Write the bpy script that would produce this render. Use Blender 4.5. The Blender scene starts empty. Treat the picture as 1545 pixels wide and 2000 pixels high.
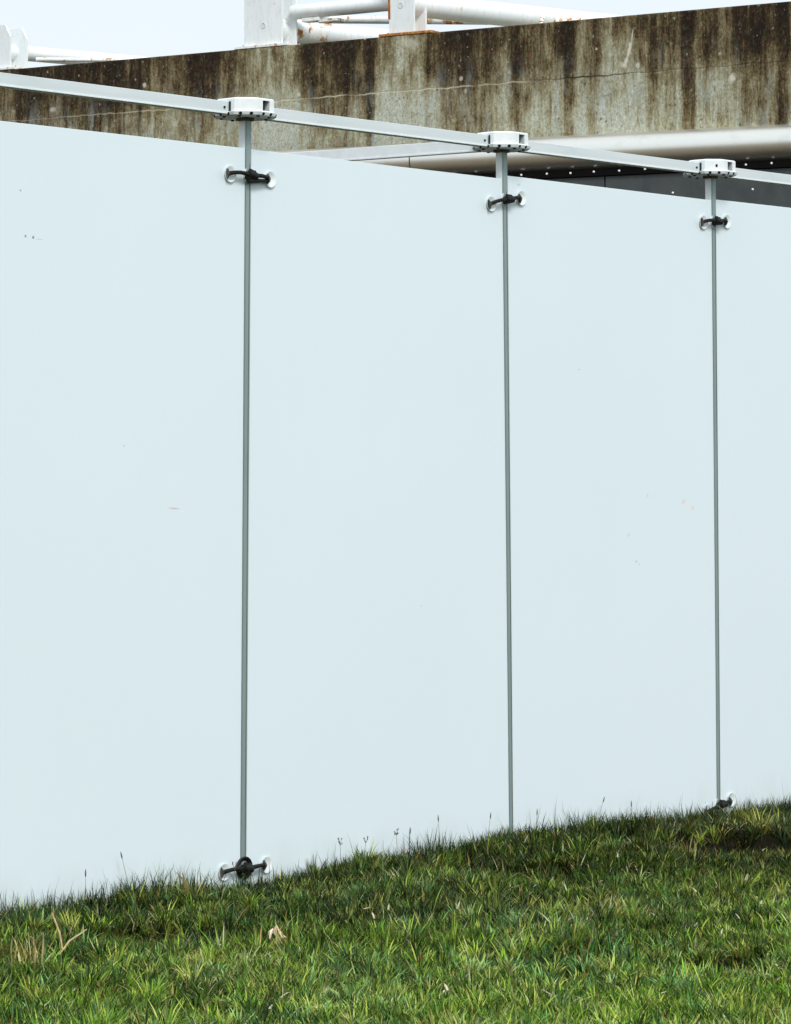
import bpy, bmesh, math, random
import numpy as np
from mathutils import Vector, Matrix
random.seed(7); rng = np.random.default_rng(11)
R = math.radians
scene = bpy.context.scene
COL = scene.collection

# ------------------------------------------------------------------ camera
cam_d = bpy.data.cameras.new("camera"); cam = bpy.data.objects.new("camera", cam_d); COL.objects.link(cam)
cam_d.sensor_fit = 'VERTICAL'; cam_d.sensor_height = 36.0; cam_d.lens = 111.6
cam_d.shift_y = -0.1885; cam_d.clip_start = 0.1; cam_d.clip_end = 2000
YAW, PITCH, ROLL = 0.86782, 0.05002, -0.00165
F_ = Vector((math.sin(YAW)*math.cos(PITCH), math.cos(YAW)*math.cos(PITCH), math.sin(PITCH)))
R_ = Vector((math.cos(YAW), -math.sin(YAW), 0)); U_ = R_.cross(F_)
R2 = R_*math.cos(ROLL)+U_*math.sin(ROLL); U2 = U_*math.cos(ROLL)-R_*math.sin(ROLL)
M = Matrix((R2, U2, -F_)).transposed().to_4x4(); M.translation = (-7.38724, -6.87704, 1.23122)
cam.matrix_world = M
scene.camera = cam

# ------------------------------------------------------------------ sky and sun (bright overcast)
SUN_EL, SUN_AZ = R(46), R(208)          # azimuth: clockwise from +Y
w = bpy.data.worlds.new("World"); scene.world = w; w.use_nodes = True
nt = w.node_tree; nt.nodes.clear()
out = nt.nodes.new('ShaderNodeOutputWorld')
sky = nt.nodes.new('ShaderNodeTexSky'); sky.sky_type = 'NISHITA'; sky.sun_disc = False
sky.sun_elevation = SUN_EL; sky.sun_rotation = SUN_AZ; sky.dust_density = 3.0
b1 = nt.nodes.new('ShaderNodeBackground'); b1.inputs[1].default_value = 0.05
nt.links.new(sky.outputs[0], b1.inputs[0])
tc = nt.nodes.new('ShaderNodeTexCoord'); sp = nt.nodes.new('ShaderNodeSeparateXYZ')
nt.links.new(tc.outputs['Generated'], sp.inputs[0])
cr = nt.nodes.new('ShaderNodeValToRGB'); nt.links.new(sp.outputs['Z'], cr.inputs[0])
el = cr.color_ramp.elements                      # overcast cloud cover: brighter towards the zenith
el[0].position = 0.0; el[0].color = (0.70, 0.70, 0.74, 1)
el[1].position = 1.0; el[1].color = (0.80, 0.84, 0.88, 1)
e = el.new(0.35); e.color = (0.74, 0.83, 0.88, 1)
cn = nt.nodes.new('ShaderNodeTexNoise'); cn.inputs['Scale'].default_value = 2.2; cn.inputs['Detail'].default_value = 3
nt.links.new(tc.outputs['Generated'], cn.inputs['Vector'])
cm = nt.nodes.new('ShaderNodeMapRange'); cm.inputs[1].default_value = 0.3; cm.inputs[2].default_value = 0.7
cm.inputs[3].default_value = 0.94; cm.inputs[4].default_value = 1.06
nt.links.new(cn.outputs[0], cm.inputs[0])
b2 = nt.nodes.new('ShaderNodeBackground'); nt.links.new(cr.outputs[0], b2.inputs[0]); nt.links.new(cm.outputs[0], b2.inputs[1])
ad = nt.nodes.new('ShaderNodeAddShader'); nt.links.new(b1.outputs[0], ad.inputs[0]); nt.links.new(b2.outputs[0], ad.inputs[1])
nt.links.new(ad.outputs[0], out.inputs[0])
sd = bpy.data.lights.new("sun", 'SUN'); sd.energy = 2.1; sd.angle = R(15); sd.color = (1.0, 0.975, 0.93)
so = bpy.data.objects.new("sun", sd); COL.objects.link(so)
sdir = Vector((math.sin(SUN_AZ)*math.cos(SUN_EL), math.cos(SUN_AZ)*math.cos(SUN_EL), math.sin(SUN_EL)))
so.rotation_euler = sdir.to_track_quat('Z', 'Y').to_euler()
vs = scene.view_settings; vs.view_transform = 'Standard'; vs.look = 'None'; vs.exposure = 0.0; vs.gamma = 1.0

# ------------------------------------------------------------------ materials
def lin(r, g, b):
    f = lambda c: (c/255/12.92) if c/255 <= .04045 else ((c/255+.055)/1.055)**2.4
    return (f(r), f(g), f(b), 1)
class NT:
    """tiny helper round a material node tree"""
    def __init__(s, name):
        s.m = bpy.data.materials.new(name); s.m.use_nodes = True
        s.t = s.m.node_tree; s.b = s.t.nodes['Principled BSDF']
        s.tc = s.t.nodes.new('ShaderNodeTexCoord'); s.P = s.tc.outputs['Object']
        s._sep = None
    def link(s, a, b): s.t.links.new(a, b)
    def put(s, sock, v):
        if hasattr(v, 'is_output'): s.link(v, sock)
        elif v is not None: sock.default_value = v
    def math(s, op, a, b=None, c=None, clamp=False):
        n = s.t.nodes.new('ShaderNodeMath'); n.operation = op; n.use_clamp = clamp
        for i, v in enumerate((a, b, c)):
            if v is not None: s.put(n.inputs[i], v)
        return n.outputs[0]
    def sep(s):
        if not s._sep:
            s._sep = s.t.nodes.new('ShaderNodeSeparateXYZ'); s.link(s.P, s._sep.inputs[0])
        return s._sep.outputs
    def noise(s, scale=(1, 1, 1), detail=4, rough=.6, loc=(0, 0, 0), dist=0):
        mp = s.t.nodes.new('ShaderNodeMapping'); mp.inputs['Scale'].default_value = scale; mp.inputs['Location'].default_value = loc
        s.link(s.P, mp.inputs[0]); n = s.t.nodes.new('ShaderNodeTexNoise'); n.inputs['Scale'].default_value = 1
        n.inputs['Detail'].default_value = detail; n.inputs['Roughness'].default_value = rough; n.inputs['Distortion'].default_value = dist
        s.link(mp.outputs[0], n.inputs['Vector']); return n.outputs[0]
    def rng(s, v, a, b, c=0, d=1, smooth=False):
        n = s.t.nodes.new('ShaderNodeMapRange'); n.clamp = True
        if smooth: n.interpolation_type = 'SMOOTHSTEP'
        s.put(n.inputs[0], v)
        for i, x in enumerate((a, b, c, d)): n.inputs[i+1].default_value = x
        return n.outputs[0]
    def mix(s, f, a, b, mode='MIX'):
        n = s.t.nodes.new('ShaderNodeMix'); n.data_type = 'RGBA'; n.blend_type = mode
        s.put(n.inputs[0], f); s.put(n.inputs[6], a); s.put(n.inputs[7], b); return n.outputs[2]
    def spot(s, x, z, rx, rz, ang=0, soft=.5, wob=None):
        X, _, Z = s.sep(); dx = s.math('SUBTRACT', X, x); dz = s.math('SUBTRACT', Z, z)
        ca, sa = math.cos(ang), math.sin(ang)
        a = s.math('DIVIDE', s.math('ADD', s.math('MULTIPLY', dx, ca), s.math('MULTIPLY', dz, sa)), rx)
        b = s.math('DIVIDE', s.math('SUBTRACT', s.math('MULTIPLY', dz, ca), s.math('MULTIPLY', dx, sa)), rz)
        d = s.math('SQRT', s.math('ADD', s.math('MULTIPLY', a, a), s.math('MULTIPLY', b, b)))
        if wob is not None: d = s.math('ADD', d, wob)
        return s.rng(d, 1, soft, 0, 1)
    def bump(s, h, strength=.3, dist=.002):
        n = s.t.nodes.new('ShaderNodeBump'); n.inputs['Strength'].default_value = strength; n.inputs['Distance'].default_value = dist
        s.link(h, n.inputs['Height']); s.link(n.outputs[0], s.b.inputs['Normal'])
    def fin(s, color=None, rough=None, metal=None, spec=None):
        s.put(s.b.inputs['Base Color'], color); s.put(s.b.inputs['Roughness'], rough)
        s.put(s.b.inputs['Metallic'], metal)
        if spec is not None: s.put(s.b.inputs['Specular IOR Level'], spec)
        return s.m

def mat_panel():
    n = NT('white_panel_board')
    big = n.noise((.7, .7, .5), 3); fine = n.noise((22, 22, 6), 4)
    c = n.mix(n.rng(big, .35, .65), (.700, .800, .840, 1), (.716, .815, .855, 1))
    c = n.mix(n.math('MULTIPLY', n.rng(fine, .62, .8), .05), c, (.62, .60, .55, 1))
    # grime washed up from the lawn along the very foot
    X, _, Z = n.sep()
    foot = n.math('MULTIPLY', n.rng(Z, .10, -.06), n.rng(n.noise((9, 9, 3), 4), .4, .75))
    c = n.mix(n.math('MULTIPLY', foot, .35), c, (.36, .38, .26, 1))
    for (x, z, rx, rz, col, a, f) in [
        (-.961, 1.946, .005, .005, (.05, .07, .08, 1), 0, .9), (-.930, 1.944, .006, .006, (.05, .07, .08, 1), 0, .9),
        (-.905, 1.940, .018, .0025, (.40, .45, .47, 1), .02, .5),
        (-.332, 1.138, .032, .0035, (.50, .30, .28, 1), -.06, .6), (-.30, 1.128, .022, .0035, (.9, .86, .86, 1), -.06, .5),
        (2.395, 1.140, .018, .012, (.86, .52, .52, 1), .3, .55), (2.455, 1.117, .016, .012, (.86, .58, .48, 1), -.3, .6),
        (2.047, 1.021, .009, .010, (.45, .55, .58, 1), 0, .45), (2.093, .923, .008, .007, (.30, .45, .68, 1), 0, .6),
        (2.112, .912, .010, .005, (.45, .53, .58, 1), -.6, .45), (2.166, 1.164, .008, .010, (.42, .60, .58, 1), 0, .5),
        (-.982, 2.080, .005, .004, (.20, .22, .2, 1), 0, .8), (1.40, 2.262, .012, .006, (.40, .42, .36, 1), .3, .5),
        (1.75, 1.62, .006, .004, (.3, .32, .3, 1), 0, .5), (-.55, 1.33, .006, .005, (.45, .48, .5, 1), 0, .5), (.86, .8, .005, .004, (.4, .42, .42, 1), 0, .5)]:
        c = n.mix(n.math('MULTIPLY', n.spot(x, z, rx, rz, a, .25), f), c, col)
    n.bump(n.noise((3, 3, 1.5), 2), .25, .004)
    return n.fin(c, n.rng(fine, .3, .7, .34, .44), 0, .4)
def mat_alu(name, base, metal, r0, r1, along='z'):
    sc = lambda f, l: (f, f, l) if along == 'z' else (l, f, f)
    n = NT(name); a = n.noise(sc(30, 1.1), 4); b = n.noise(sc(400, 6), 3)
    blot = n.noise(sc(14, 5), 4, .65, (3, 1, 2)); long_ = n.noise(sc(2, 2.2), 3, .5, (5, 1, 7))
    c = n.mix(n.rng(a, .3, .7), tuple(x*.86 for x in base[:3])+(1,), base)
    c = n.mix(n.math('MULTIPLY', n.rng(long_, .4, .7), .35), c, (base[0]*.70, base[1]*.80, base[2]*.78, 1))
    c = n.mix(n.math('MULTIPLY', n.rng(blot, .55, .75), .30), c, (base[0]*.62, base[1]*.66, base[2]*.62, 1))
    return n.fin(c, n.rng(b, .3, .7, r0, r1), metal)
def mat_plain(name, col, rough=.5, metal=0, var=.15, scale=25, spec=None):
    n = NT(name); a = n.noise((scale,)*3, 4)
    c = n.mix(n.rng(a, .3, .7), tuple(x*(1-var) for x in col[:3])+(1,), tuple(min(1, x*(1+var)) for x in col[:3])+(1,))
    return n.fin(c, rough, metal, spec)
def mat_paint_rust(name, amount):
    """white gloss paint, chalky, rust breaking out low down and at the ends"""
    n = NT(name); X, Y, Z = n.sep()
    a = n.noise((14, 14, 14), 5, .65); f = n.noise((55, 55, 12), 5, .7, (4, 2, 1)); big = n.noise((5, 5, 2.2), 3)
    c = n.mix(n.rng(big, .35, .65), (.76, .82, .84, 1), (.84, .88, .89, 1))
    c = n.mix(n.math('MULTIPLY', n.rng(f, .5, .75), .35), c, (.46, .42, .28, 1))
    m = n.math('ADD', a, n.math('MULTIPLY', f, .35))
    rust = n.rng(m, .93-amount, 1.0-amount)
    rc = n.mix(n.rng(f, .35, .65), (.62, .27, .06, 1), (.16, .055, .02, 1))
    halo = n.rng(m, .84-amount, .97-amount)
    c = n.mix(n.math('MULTIPLY', halo, .45), c, (.80, .55, .30, 1))
    c = n.mix(rust, c, rc)
    n.bump(m, .3, .002)
    return n.fin(c, n.rng(rust, 0, 1, .38, .85), 0)
def mat_concrete():
    n = NT('stained_concrete'); X, Y, Z = n.sep()
    st1 = n.noise((3.2, 3.2, .35), 4, .6); st2 = n.noise((13, 13, .9), 5, .65, (7, 0, 3)); st3 = n.noise((42, 42, 8), 5, .7, (1, 0, 9))
    grain = n.noise((95, 95, 60), 4, .75); blot = n.noise((7, 7, 5.5), 5, .68, (2, 5, 1)); fleck = n.noise((38, 38, 30), 3, .6, (9, 9, 2))
    top = n.rng(Z, 3.20, 3.76, -.13, .13)
    st4 = n.noise((26, 26, 3.2), 5, .7, (3, 3, 1)); gr2 = n.noise((150, 150, 90), 3, .7, (8, 1, 5)); hue = n.noise((30, 30, 22), 4, .7, (5, 5, 5)); hue2 = n.noise((11, 11, 2.5), 4, .65, (15, 5, 5))
    d = n.math('ADD', n.math('MULTIPLY', st1, .65), n.math('MULTIPLY', st2, .75))
    d = n.math('ADD', d, n.math('MULTIPLY', st3, .50)); d = n.math('ADD', d, n.math('MULTIPLY', st4, .70)); d = n.math('ADD', d, n.math('MULTIPLY', blot, .75)); d = n.math('SUBTRACT', d, .17)
    d = n.math('ADD', d, n.math('MULTIPLY', grain, .60)); d = n.math('ADD', d, n.math('MULTIPLY', gr2, .45)); d = n.math('ADD', d, top)       # mean about 2.0
    # run-off keeps the concrete below the brackets washed pale
    for (x, wdt, f) in [(.88, .30, .18), (-.03, .22, .19), (-1.42, .12, .10), (-1.62, .16, .08)]:
        d = n.math('SUBTRACT', d, n.math('MULTIPLY', n.rng(n.math('ABSOLUTE', n.math('SUBTRACT', X, x)), wdt, wdt*.45, 0, 1, True), f))
    for (x, wdt, f) in [(.43, .24, .20), (-.45, .18, .14), (2.2, .8, .16), (1.32, .18, .14), (-1.86, .06, .25), (-2.2, .30, .10), (-.78, .05, .14), (.16, .04, .22), (-1.13, .04, .16), (-2.42, .05, .18), (-.62, .035, .15)]:
        d = n.math('ADD', d, n.math('MULTIPLY', n.rng(n.math('ABSOLUTE', n.math('SUBTRACT', X, x)), wdt, wdt*.3, 0, 1, True), f))
    low = n.rng(Z, 3.50, 3.36, 0, .12); d = n.math('SUBTRACT', d, low)
    r = n.t.nodes.new('ShaderNodeValToRGB'); n.link(n.rng(d, 1.56, 2.45), r.inputs[0])
    E = r.color_ramp.elements; E[0].position = .10; E[0].color = (.44, .46, .38, 1); E[1].position = .90; E[1].color = (.012, .007, .004, 1)
    for p, c in [(.26, (.35, .34, .23, 1)), (.37, (.255, .230, .140, 1)), (.50, (.165, .132, .070, 1)), (.61, (.085, .060, .026, 1)), (.73, (.030, .019, .008, 1))]:
        q = E.new(p); q.color = c
    c = r.outputs[0]
    c = n.mix(n.math('MULTIPLY', n.rng(hue, .52, .66), .28), c, (.13, .15, .07, 1), 'MIX')      # algae
    c = n.mix(n.math('MULTIPLY', n.rng(hue, .46, .34), .24), c, (.26, .13, .085, 1))               # iron bloom
    c = n.mix(n.math('MULTIPLY', n.math('MULTIPLY', n.rng(hue2, .52, .68), n.rng(Z, 3.62, 3.3)), .55), c, (.40, .46, .44, 1))   # lime wash, cold grey
    c = n.mix(n.math('MULTIPLY', n.rng(st3, .58, .72), .30), c, (.20, .095, .045, 1))
    c = n.mix(n.math('MULTIPLY', n.rng(fleck, .64, .72), .6), c, (.50, .48, .36, 1))
    c = n.mix(n.math('MULTIPLY', n.rng(fleck, .38, .30), .7), c, (.016, .011, .008, 1))
    gm = n.math('ADD', n.math('MULTIPLY', gr2, 1.0), n.math('MULTIPLY', n.noise((60, 60, 34), 4, .75, (4, 4, 9)), .8))
    gs = n.rng(gm, .66, 1.14, .52, 1.50); cc = n.t.nodes.new('ShaderNodeCombineXYZ')
    for k_ in range(3): n.link(gs, cc.inputs[k_])
    c = n.mix(1.0, c, cc.outputs[0], 'MULTIPLY')
    # casting joint: lime-filled on one half, open and dark on the other
    wob = n.math('MULTIPLY', n.math('SUBTRACT', n.noise((7, 7, 0), 3), .5), .035)
    dz = n.math('ABSOLUTE', n.math('SUBTRACT', n.math('ADD', Z, wob), 3.43))
    line = n.rng(dz, .0062, .002)
    lf = n.math('MULTIPLY', n.math('MULTIPLY', line, n.rng(n.noise((6, 6, 6), 4), .36, .56, .1, .95)), n.rng(X, 2.6, .9, .25, 1))
    c = n.mix(n.math('MULTIPLY', lf, n.rng(X, -.95, -.75)), c, (.52, .48, .34, 1))
    c = n.mix(n.math('MULTIPLY', n.math('MULTIPLY', lf, n.rng(X, -.85, -1.0)), n.rng(X, -1.65, -1.25, .22, 1)), c, (.03, .02, .012, 1))
    wb = n.math('MULTIPLY', n.math('SUBTRACT', n.noise((40, 40, 40), 3), .5), 1.2)
    pale = (.62, .60, .50, 1)
    for (x, z, rx, rz, a, f) in [(1.76, 3.585, .017, .019, 0, .8), (.655, 3.455, .014, .018, 0, .7), (-.44, 3.475, .016, .018, 0, .6),
            (-.47, 3.40, .014, .017, 0, .4), (-2.12, 3.365, .026, .030, .3, .85), (-1.508, 3.585, .013, .022, -.2, .9), (-1.500, 3.55, .011, .045, .28, .95),
            (-1.483, 3.50, .014, .035, .35, .95), (-1.470, 3.478, .024, .016, .3, .9), (-1.522, 3.635, .005, .055, .15, .75), (-1.555, 3.47, .017, .022, 0, .75), (-1.56, 3.41, .012, .05, 0, .5),
            (-1.30, 3.58, .009, .01, 0, .7), (-.75, 3.49, .012, .014, 0, .45), (-2.05, 3.50, .014, .014, 0, .4), (2.45, 3.48, .03, .02, 0, .5), (.0, 3.50, .02, .016, 0, .5), (-.1, 3.70, .09, .035, .2, .45)]:
        c = n.mix(n.math('MULTIPLY', n.spot(x, z, rx, rz, a, .4, wb), f), c, pale)
    # vertical shrinkage crack, water-blackened
    cx = n.math('ABSOLUTE', n.math('SUBTRACT', n.math('ADD', X, n.math('MULTIPLY', wob, .5)), 1.795))
    c = n.mix(n.math('MULTIPLY', n.rng(cx, .016, .006), n.rng(Z, 3.38, 3.5, .45, .95)), c, (.016, .012, .008, 1))
    h = n.math('SUBTRACT', n.math('ADD', n.math('MULTIPLY', grain, .6), n.math('MULTIPLY', fleck, .6)), n.math('MULTIPLY', line, .5))
    n.bump(h, .5, .006)
    return n.fin(c, .92, 0, .25)
def mat_slate():
    n = NT('dark_slate_cladding'); a = n.noise((6, 6, 6), 5, .65); b = n.noise((28, 28, 9), 4)
    c = n.mix(n.rng(a, .3, .7), (.030, .040, .042, 1), (.058, .066, .066, 1))
    c = n.mix(n.math('MULTIPLY', n.rng(b, .5, .75), .4), c, (.085, .080, .072, 1))
    return n.fin(c, .6)
def mat_tube():
    n = NT('white_metal_fascia'); a = n.noise((2.5, 30, 30), 4); b = n.noise((9, 9, 9), 5, .7)
    c = n.mix(n.rng(a, .3, .7), (.84, .84, .77, 1), (.89, .88, .80, 1))
    c = n.mix(n.math('MULTIPLY', n.rng(b, .52, .75), .25), c, (.50, .43, .32, 1))
    return n.fin(c, .37, .92, .5)
def mat_grass():
    n = NT('grass_blades')
    at = n.t.nodes.new('ShaderNodeAttribute'); at.attribute_name = 'tint'
    n.fin(at.outputs['Color'], .58, 0, .16)
    tr = n.t.nodes.new('ShaderNodeBsdfTranslucent'); n.link(at.outputs['Color'], tr.inputs[0])
    mx = n.t.nodes.new('ShaderNodeMixShader'); mx.inputs[0].default_value = .14
    o = n.t.nodes['Material Output']; n.link(n.b.outputs[0], mx.inputs[1]); n.link(tr.outputs[0], mx.inputs[2]); n.link(mx.outputs[0], o.inputs[0])
    return n.m
def mat_ground():
    n = NT('soil_and_thatch'); a = n.noise((18, 18, 18), 6, .7); b = n.noise((.4, .4, .4), 4)
    X, Y, Z = n.sep()
    soil = n.mix(n.rng(a, .3, .7), (.004, .0035, .002, 1), (.018, .015, .007, 1))
    far = n.mix(n.rng(b, .35, .65), (.040, .065, .020, 1), (.065, .085, .030, 1))
    dirt = n.mix(n.rng(a, .3, .7), (.070, .046, .018, 1), (.135, .098, .045, 1))
    r2 = n.math('SQRT', n.math('ADD', n.math('MULTIPLY', X, X), n.math('MULTIPLY', Y, Y)))
    c = n.mix(n.rng(r2, 5, 9), soil, far)
    shaded_dirt = n.mix(n.rng(a, .3, .7), (.005, .003, .0015, 1), (.016, .010, .005, 1))
    dirt = n.mix(n.rng(n.math('ADD', X, n.math('MULTIPLY', a, .8)), 3.0, 4.6), dirt, shaded_dirt)      # shade near the building put into the soil colour, darkening the eave's reflection
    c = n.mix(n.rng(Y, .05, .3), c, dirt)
    n.bump(a, .6, .02)
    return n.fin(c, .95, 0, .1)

MP = mat_panel()
MPOST = mat_alu('brushed_post_aluminium', (.305, .390, .382, 1), .35, .40, .55)
MRAIL = mat_alu('pale_rail_aluminium', (.70, .76, .78, 1), .12, .42, .55, 'x')
MHUB = mat_plain('cast_white_hub', (.76, .81, .82), .40, 0, .06, 30)
MHOLE = mat_plain('socket_black', (.006, .006, .006), .7, 0, .1)
MBLK = mat_plain('black_rubber', (.008, .0078, .0078), .55, 0, .3, 60, .25)
MFOOT = mat_plain('dark_bronze_foot', (.040, .030, .018), .4, 0, .5, 80)
MCUP = mat_plain('pale_plastic_cup', (.76, .83, .84), .35, 0, .04, 40)
MCON = mat_concrete(); MSLATE = mat_slate(); MTUBE = mat_tube()
MFLANGE = mat_plain('shaded_black_flange', (.0028, .0022, .002), .7, 0, .3, 12, .1)  # flange metal taken to near-black: shade under the eave put into colour
MSCREW = mat_plain('bright_screw_head', (.86, .86, .84), .3, .2, .04)
MSTEEL = mat_paint_rust('chalky_white_steel', 0.045); MSTEEL2 = mat_paint_rust('rusting_white_steel', 0.20)
MRUST = mat_paint_rust('rust_eaten_plate', 0.52)
MGRASS = mat_grass(); MGROUND = mat_ground()
MDRY = mat_plain('dry_straw', (.55, .42, .22), .8, 0, .35, 60)

# ------------------------------------------------------------------ mesh helpers
def obj(name, bm, mats, parent=None, smooth=False, loc=None, rotz=None):
    me = bpy.data.meshes.new(name); bmesh.ops.recalc_face_normals(bm, faces=bm.faces[:]); bm.to_mesh(me); bm.free()
    for m in (mats if isinstance(mats, (list, tuple)) else [mats]): me.materials.append(m)
    if smooth:
        for p in me.polygons: p.use_smooth = True
        if smooth == 'auto':
            me.set_sharp_from_angle(angle=R(35))
    o = bpy.data.objects.new(name, me); COL.objects.link(o)
    if parent: o.parent = parent
    if loc: o.location = loc
    if rotz is not None: o.rotation_euler = (0, 0, rotz)
    return o
def thing(name, label, cat, loc=(0, 0, 0), rotz=0, group=None):
    o = bpy.data.objects.new(name, None); COL.objects.link(o); o.empty_display_size = .2
    o.location = loc; o.rotation_euler = (0, 0, rotz); o['label'] = label; o['category'] = cat
    if group: o['group'] = group
    return o
def box(bm, x0, x1, y0, y1, z0, z1, bev=0, mi=0, mat=None):
    r = bmesh.ops.create_cube(bm, size=1)
    vs_ = r['verts']
    for v in vs_:
        v.co = Vector((x0 if v.co.x < 0 else x1, y0 if v.co.y < 0 else y1, z0 if v.co.z < 0 else z1))
    fs = set(f for v in vs_ for f in v.link_faces)
    for f in fs: f.material_index = mi
    if bev:
        es = list(set(e_ for v in vs_ for e_ in v.link_edges))
        q = bmesh.ops.bevel(bm, geom=es, offset=bev, segments=2, affect='EDGES', profile=.5)
        vs_ = list(set(v for f in q['faces'] for v in f.verts) | set(v for v in vs_ if v.is_valid))
    if mat is not None: bmesh.ops.transform(bm, matrix=mat, verts=[v for v in vs_ if v.is_valid])
    return vs_
def tube(bm, pts, rad, n=12, caps=True, mi=0):
    pts = [Vector(p) for p in pts]; k = len(pts)
    rad = rad if isinstance(rad, (list, tuple)) else [rad]*k
    rings = []; up = None
    for i, p in enumerate(pts):
        t = ((pts[min(i+1, k-1)]-pts[max(i-1, 0)])).normalized()
        if up is None: up = Vector((0, 0, 1)) if abs(t.z) < .9 else Vector((1, 0, 0))
        a = (up - t*up.dot(t)).normalized(); b = t.cross(a); up = a
        rings.append([bm.verts.new(p+(a*math.cos(2*math.pi*j/n)+b*math.sin(2*math.pi*j/n))*rad[i]) for j in range(n)])
    for i in range(k-1):
        for j in range(n):
            f = bm.faces.new((rings[i][j], rings[i][(j+1) % n], rings[i+1][(j+1) % n], rings[i+1][j])); f.material_index = mi
    if caps:
        for r_ in (rings[0][::-1], rings[-1]):
            f = bm.faces.new(r_); f.material_index = mi
def lathe(bm, prof, centre, axis, n=24):
    """prof: (radius, height along axis) list, open ends closed to a point when radius is 0"""
    ax = Vector(axis).normalized(); a = ax.orthogonal().normalized(); b = ax.cross(a); c = Vector(centre)
    rings = []
    for r_, h in prof:
        if r_ < 1e-6: rings.append([bm.verts.new(c+ax*h)])
        else: rings.append([bm.verts.new(c+ax*h+(a*math.cos(2*math.pi*j/n)+b*math.sin(2*math.pi*j/n))*r_) for j in range(n)])
    for p, q in zip(rings, rings[1:]):
        for j in range(n):
            k = (j+1) % n
            if len(p) == 1 and len(q) == 1: continue
            if len(p) == 1: bm.faces.new((p[0], q[j], q[k]))
            elif len(q) == 1: bm.faces.new((p[j], q[0], p[k]))
            else: bm.faces.new((p[j], q[j], q[k], p[k]))

# ------------------------------------------------------------------ panel wall (front face in the plane y = 0)
# x of each post at the bottom (z=0) and at clamp height (z=2.2): nothing on site is quite plumb
POSTS = [(-1.352, -1.330), (-.018, .002), (1.345, 1.323), (2.612, 2.606), (3.945, 3.930)]
def px(i, z): a, b = POSTS[i]; return a+(b-a)*z/2.2
PW = .0122                                    # half width of a post
PB = [.0120, .0118, .0082, .0092, .0110]      # and what the boards leave visible of it at the bottom
wall = thing('panel_wall', 'tall temporary wall of smooth pale boards held by slim aluminium posts, rising from the lawn', 'panel wall', (1.3, 0, 0))
WO = Vector((1.3, 0, 0))
def wobj(name, bm, m, parent=None, smooth=False):
    """child of the wall, origin kept at world origin so the boards' marks use plain metres"""
    o = obj(name, bm, m, parent or wall, smooth)
    if parent is None: o.location = -WO
    return o
ZT = 2.283
for i in range(4):
    bm = bmesh.new()
    zl, zr = [(2.279, 2.281), (2.280, 2.277), (2.290, 2.286), (2.291, 2.294)][i]
    g = .0025; gr = [.0012, .0012, .0030, .0012, .0012]
    x0b, x0t = px(i, -.3)+PB[i]+gr[i], px(i, zl)+PW+gr[i]
    x1b, x1t = px(i+1, -.3)-PB[i+1]-.0012, px(i+1, zr)-PW-.0012
    for y in (0, .012):
        for x, z in ((x0b, -.3), (x1b, -.3), (x1t, zr), (x0t, zl)): bm.verts.new((x, y, z))
    bm.verts.ensure_lookup_table(); v = bm.verts
    for q in ((0, 1, 2, 3), (7, 6, 5, 4), (0, 4, 5, 1), (1, 5, 6, 2), (2, 6, 7, 3), (3, 7, 4, 0)): bm.faces.new([v[k] for k in q])
    bmesh.ops.bevel(bm, geom=bm.edges[:], offset=.0012, segments=2, affect='EDGES')
    wobj('board', bm, MP, smooth=False)
ZH0, ZH1 = 2.392, 2.437
for i in range(5):
    bm = bmesh.new()
    a, b, yf, yb = px(i, -.35), px(i, ZH0), -.0035, .003
    for (xx, z, hw) in ((a, -.35, PB[i]), (b, ZH0-.002, PW)):
        for sx, y in ((-1, yf), (1, yf), (1, yb), (-1, yb)): bm.verts.new((xx+sx*hw, y, z))
    bm.verts.ensure_lookup_table(); v = bm.verts
    for q in ((3, 2, 1, 0), (4, 5, 6, 7), (0, 1, 5, 4), (1, 2, 6, 5), (2, 3, 7, 6), (3, 0, 4, 7)): bm.faces.new([v[k] for k in q])
    bmesh.ops.bevel(bm, geom=bm.edges[:], offset=.0012, segments=2, affect='EDGES')
    post = wobj('post', bm, MPOST)
    bm = bmesh.new()  # rear half of the post in white: light on its sides put into colour
    for (xx, z) in ((a, -.35), (b, ZH0-.002)):
        for sx, y in ((-1, .0032), (1, .0032), (1, .030), (-1, .030)): bm.verts.new((xx+sx*((PW if z > 0 else PB[i])-.0004), y, z))
    bm.verts.ensure_lookup_table(); v = bm.verts
    for q in ((3, 2, 1, 0), (4, 5, 6, 7), (0, 1, 5, 4), (1, 2, 6, 5), (2, 3, 7, 6), (3, 0, 4, 7)): bm.faces.new([v[k] for k in q])
    wobj('rear_tube', bm, MHUB, post)  # rear half of the post, white for the light on its sides
    # thin glazing gasket seen down the middle of each post
    bm = bmesh.new()
    tube(bm, [(px(i, -.3)+.0045, yf-.0003, -.3), (px(i, ZT-.05)+.0045, yf-.0003, ZT-.05)], .0008, 6)
    wobj('gasket_line', bm, MFOOT, post)

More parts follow.
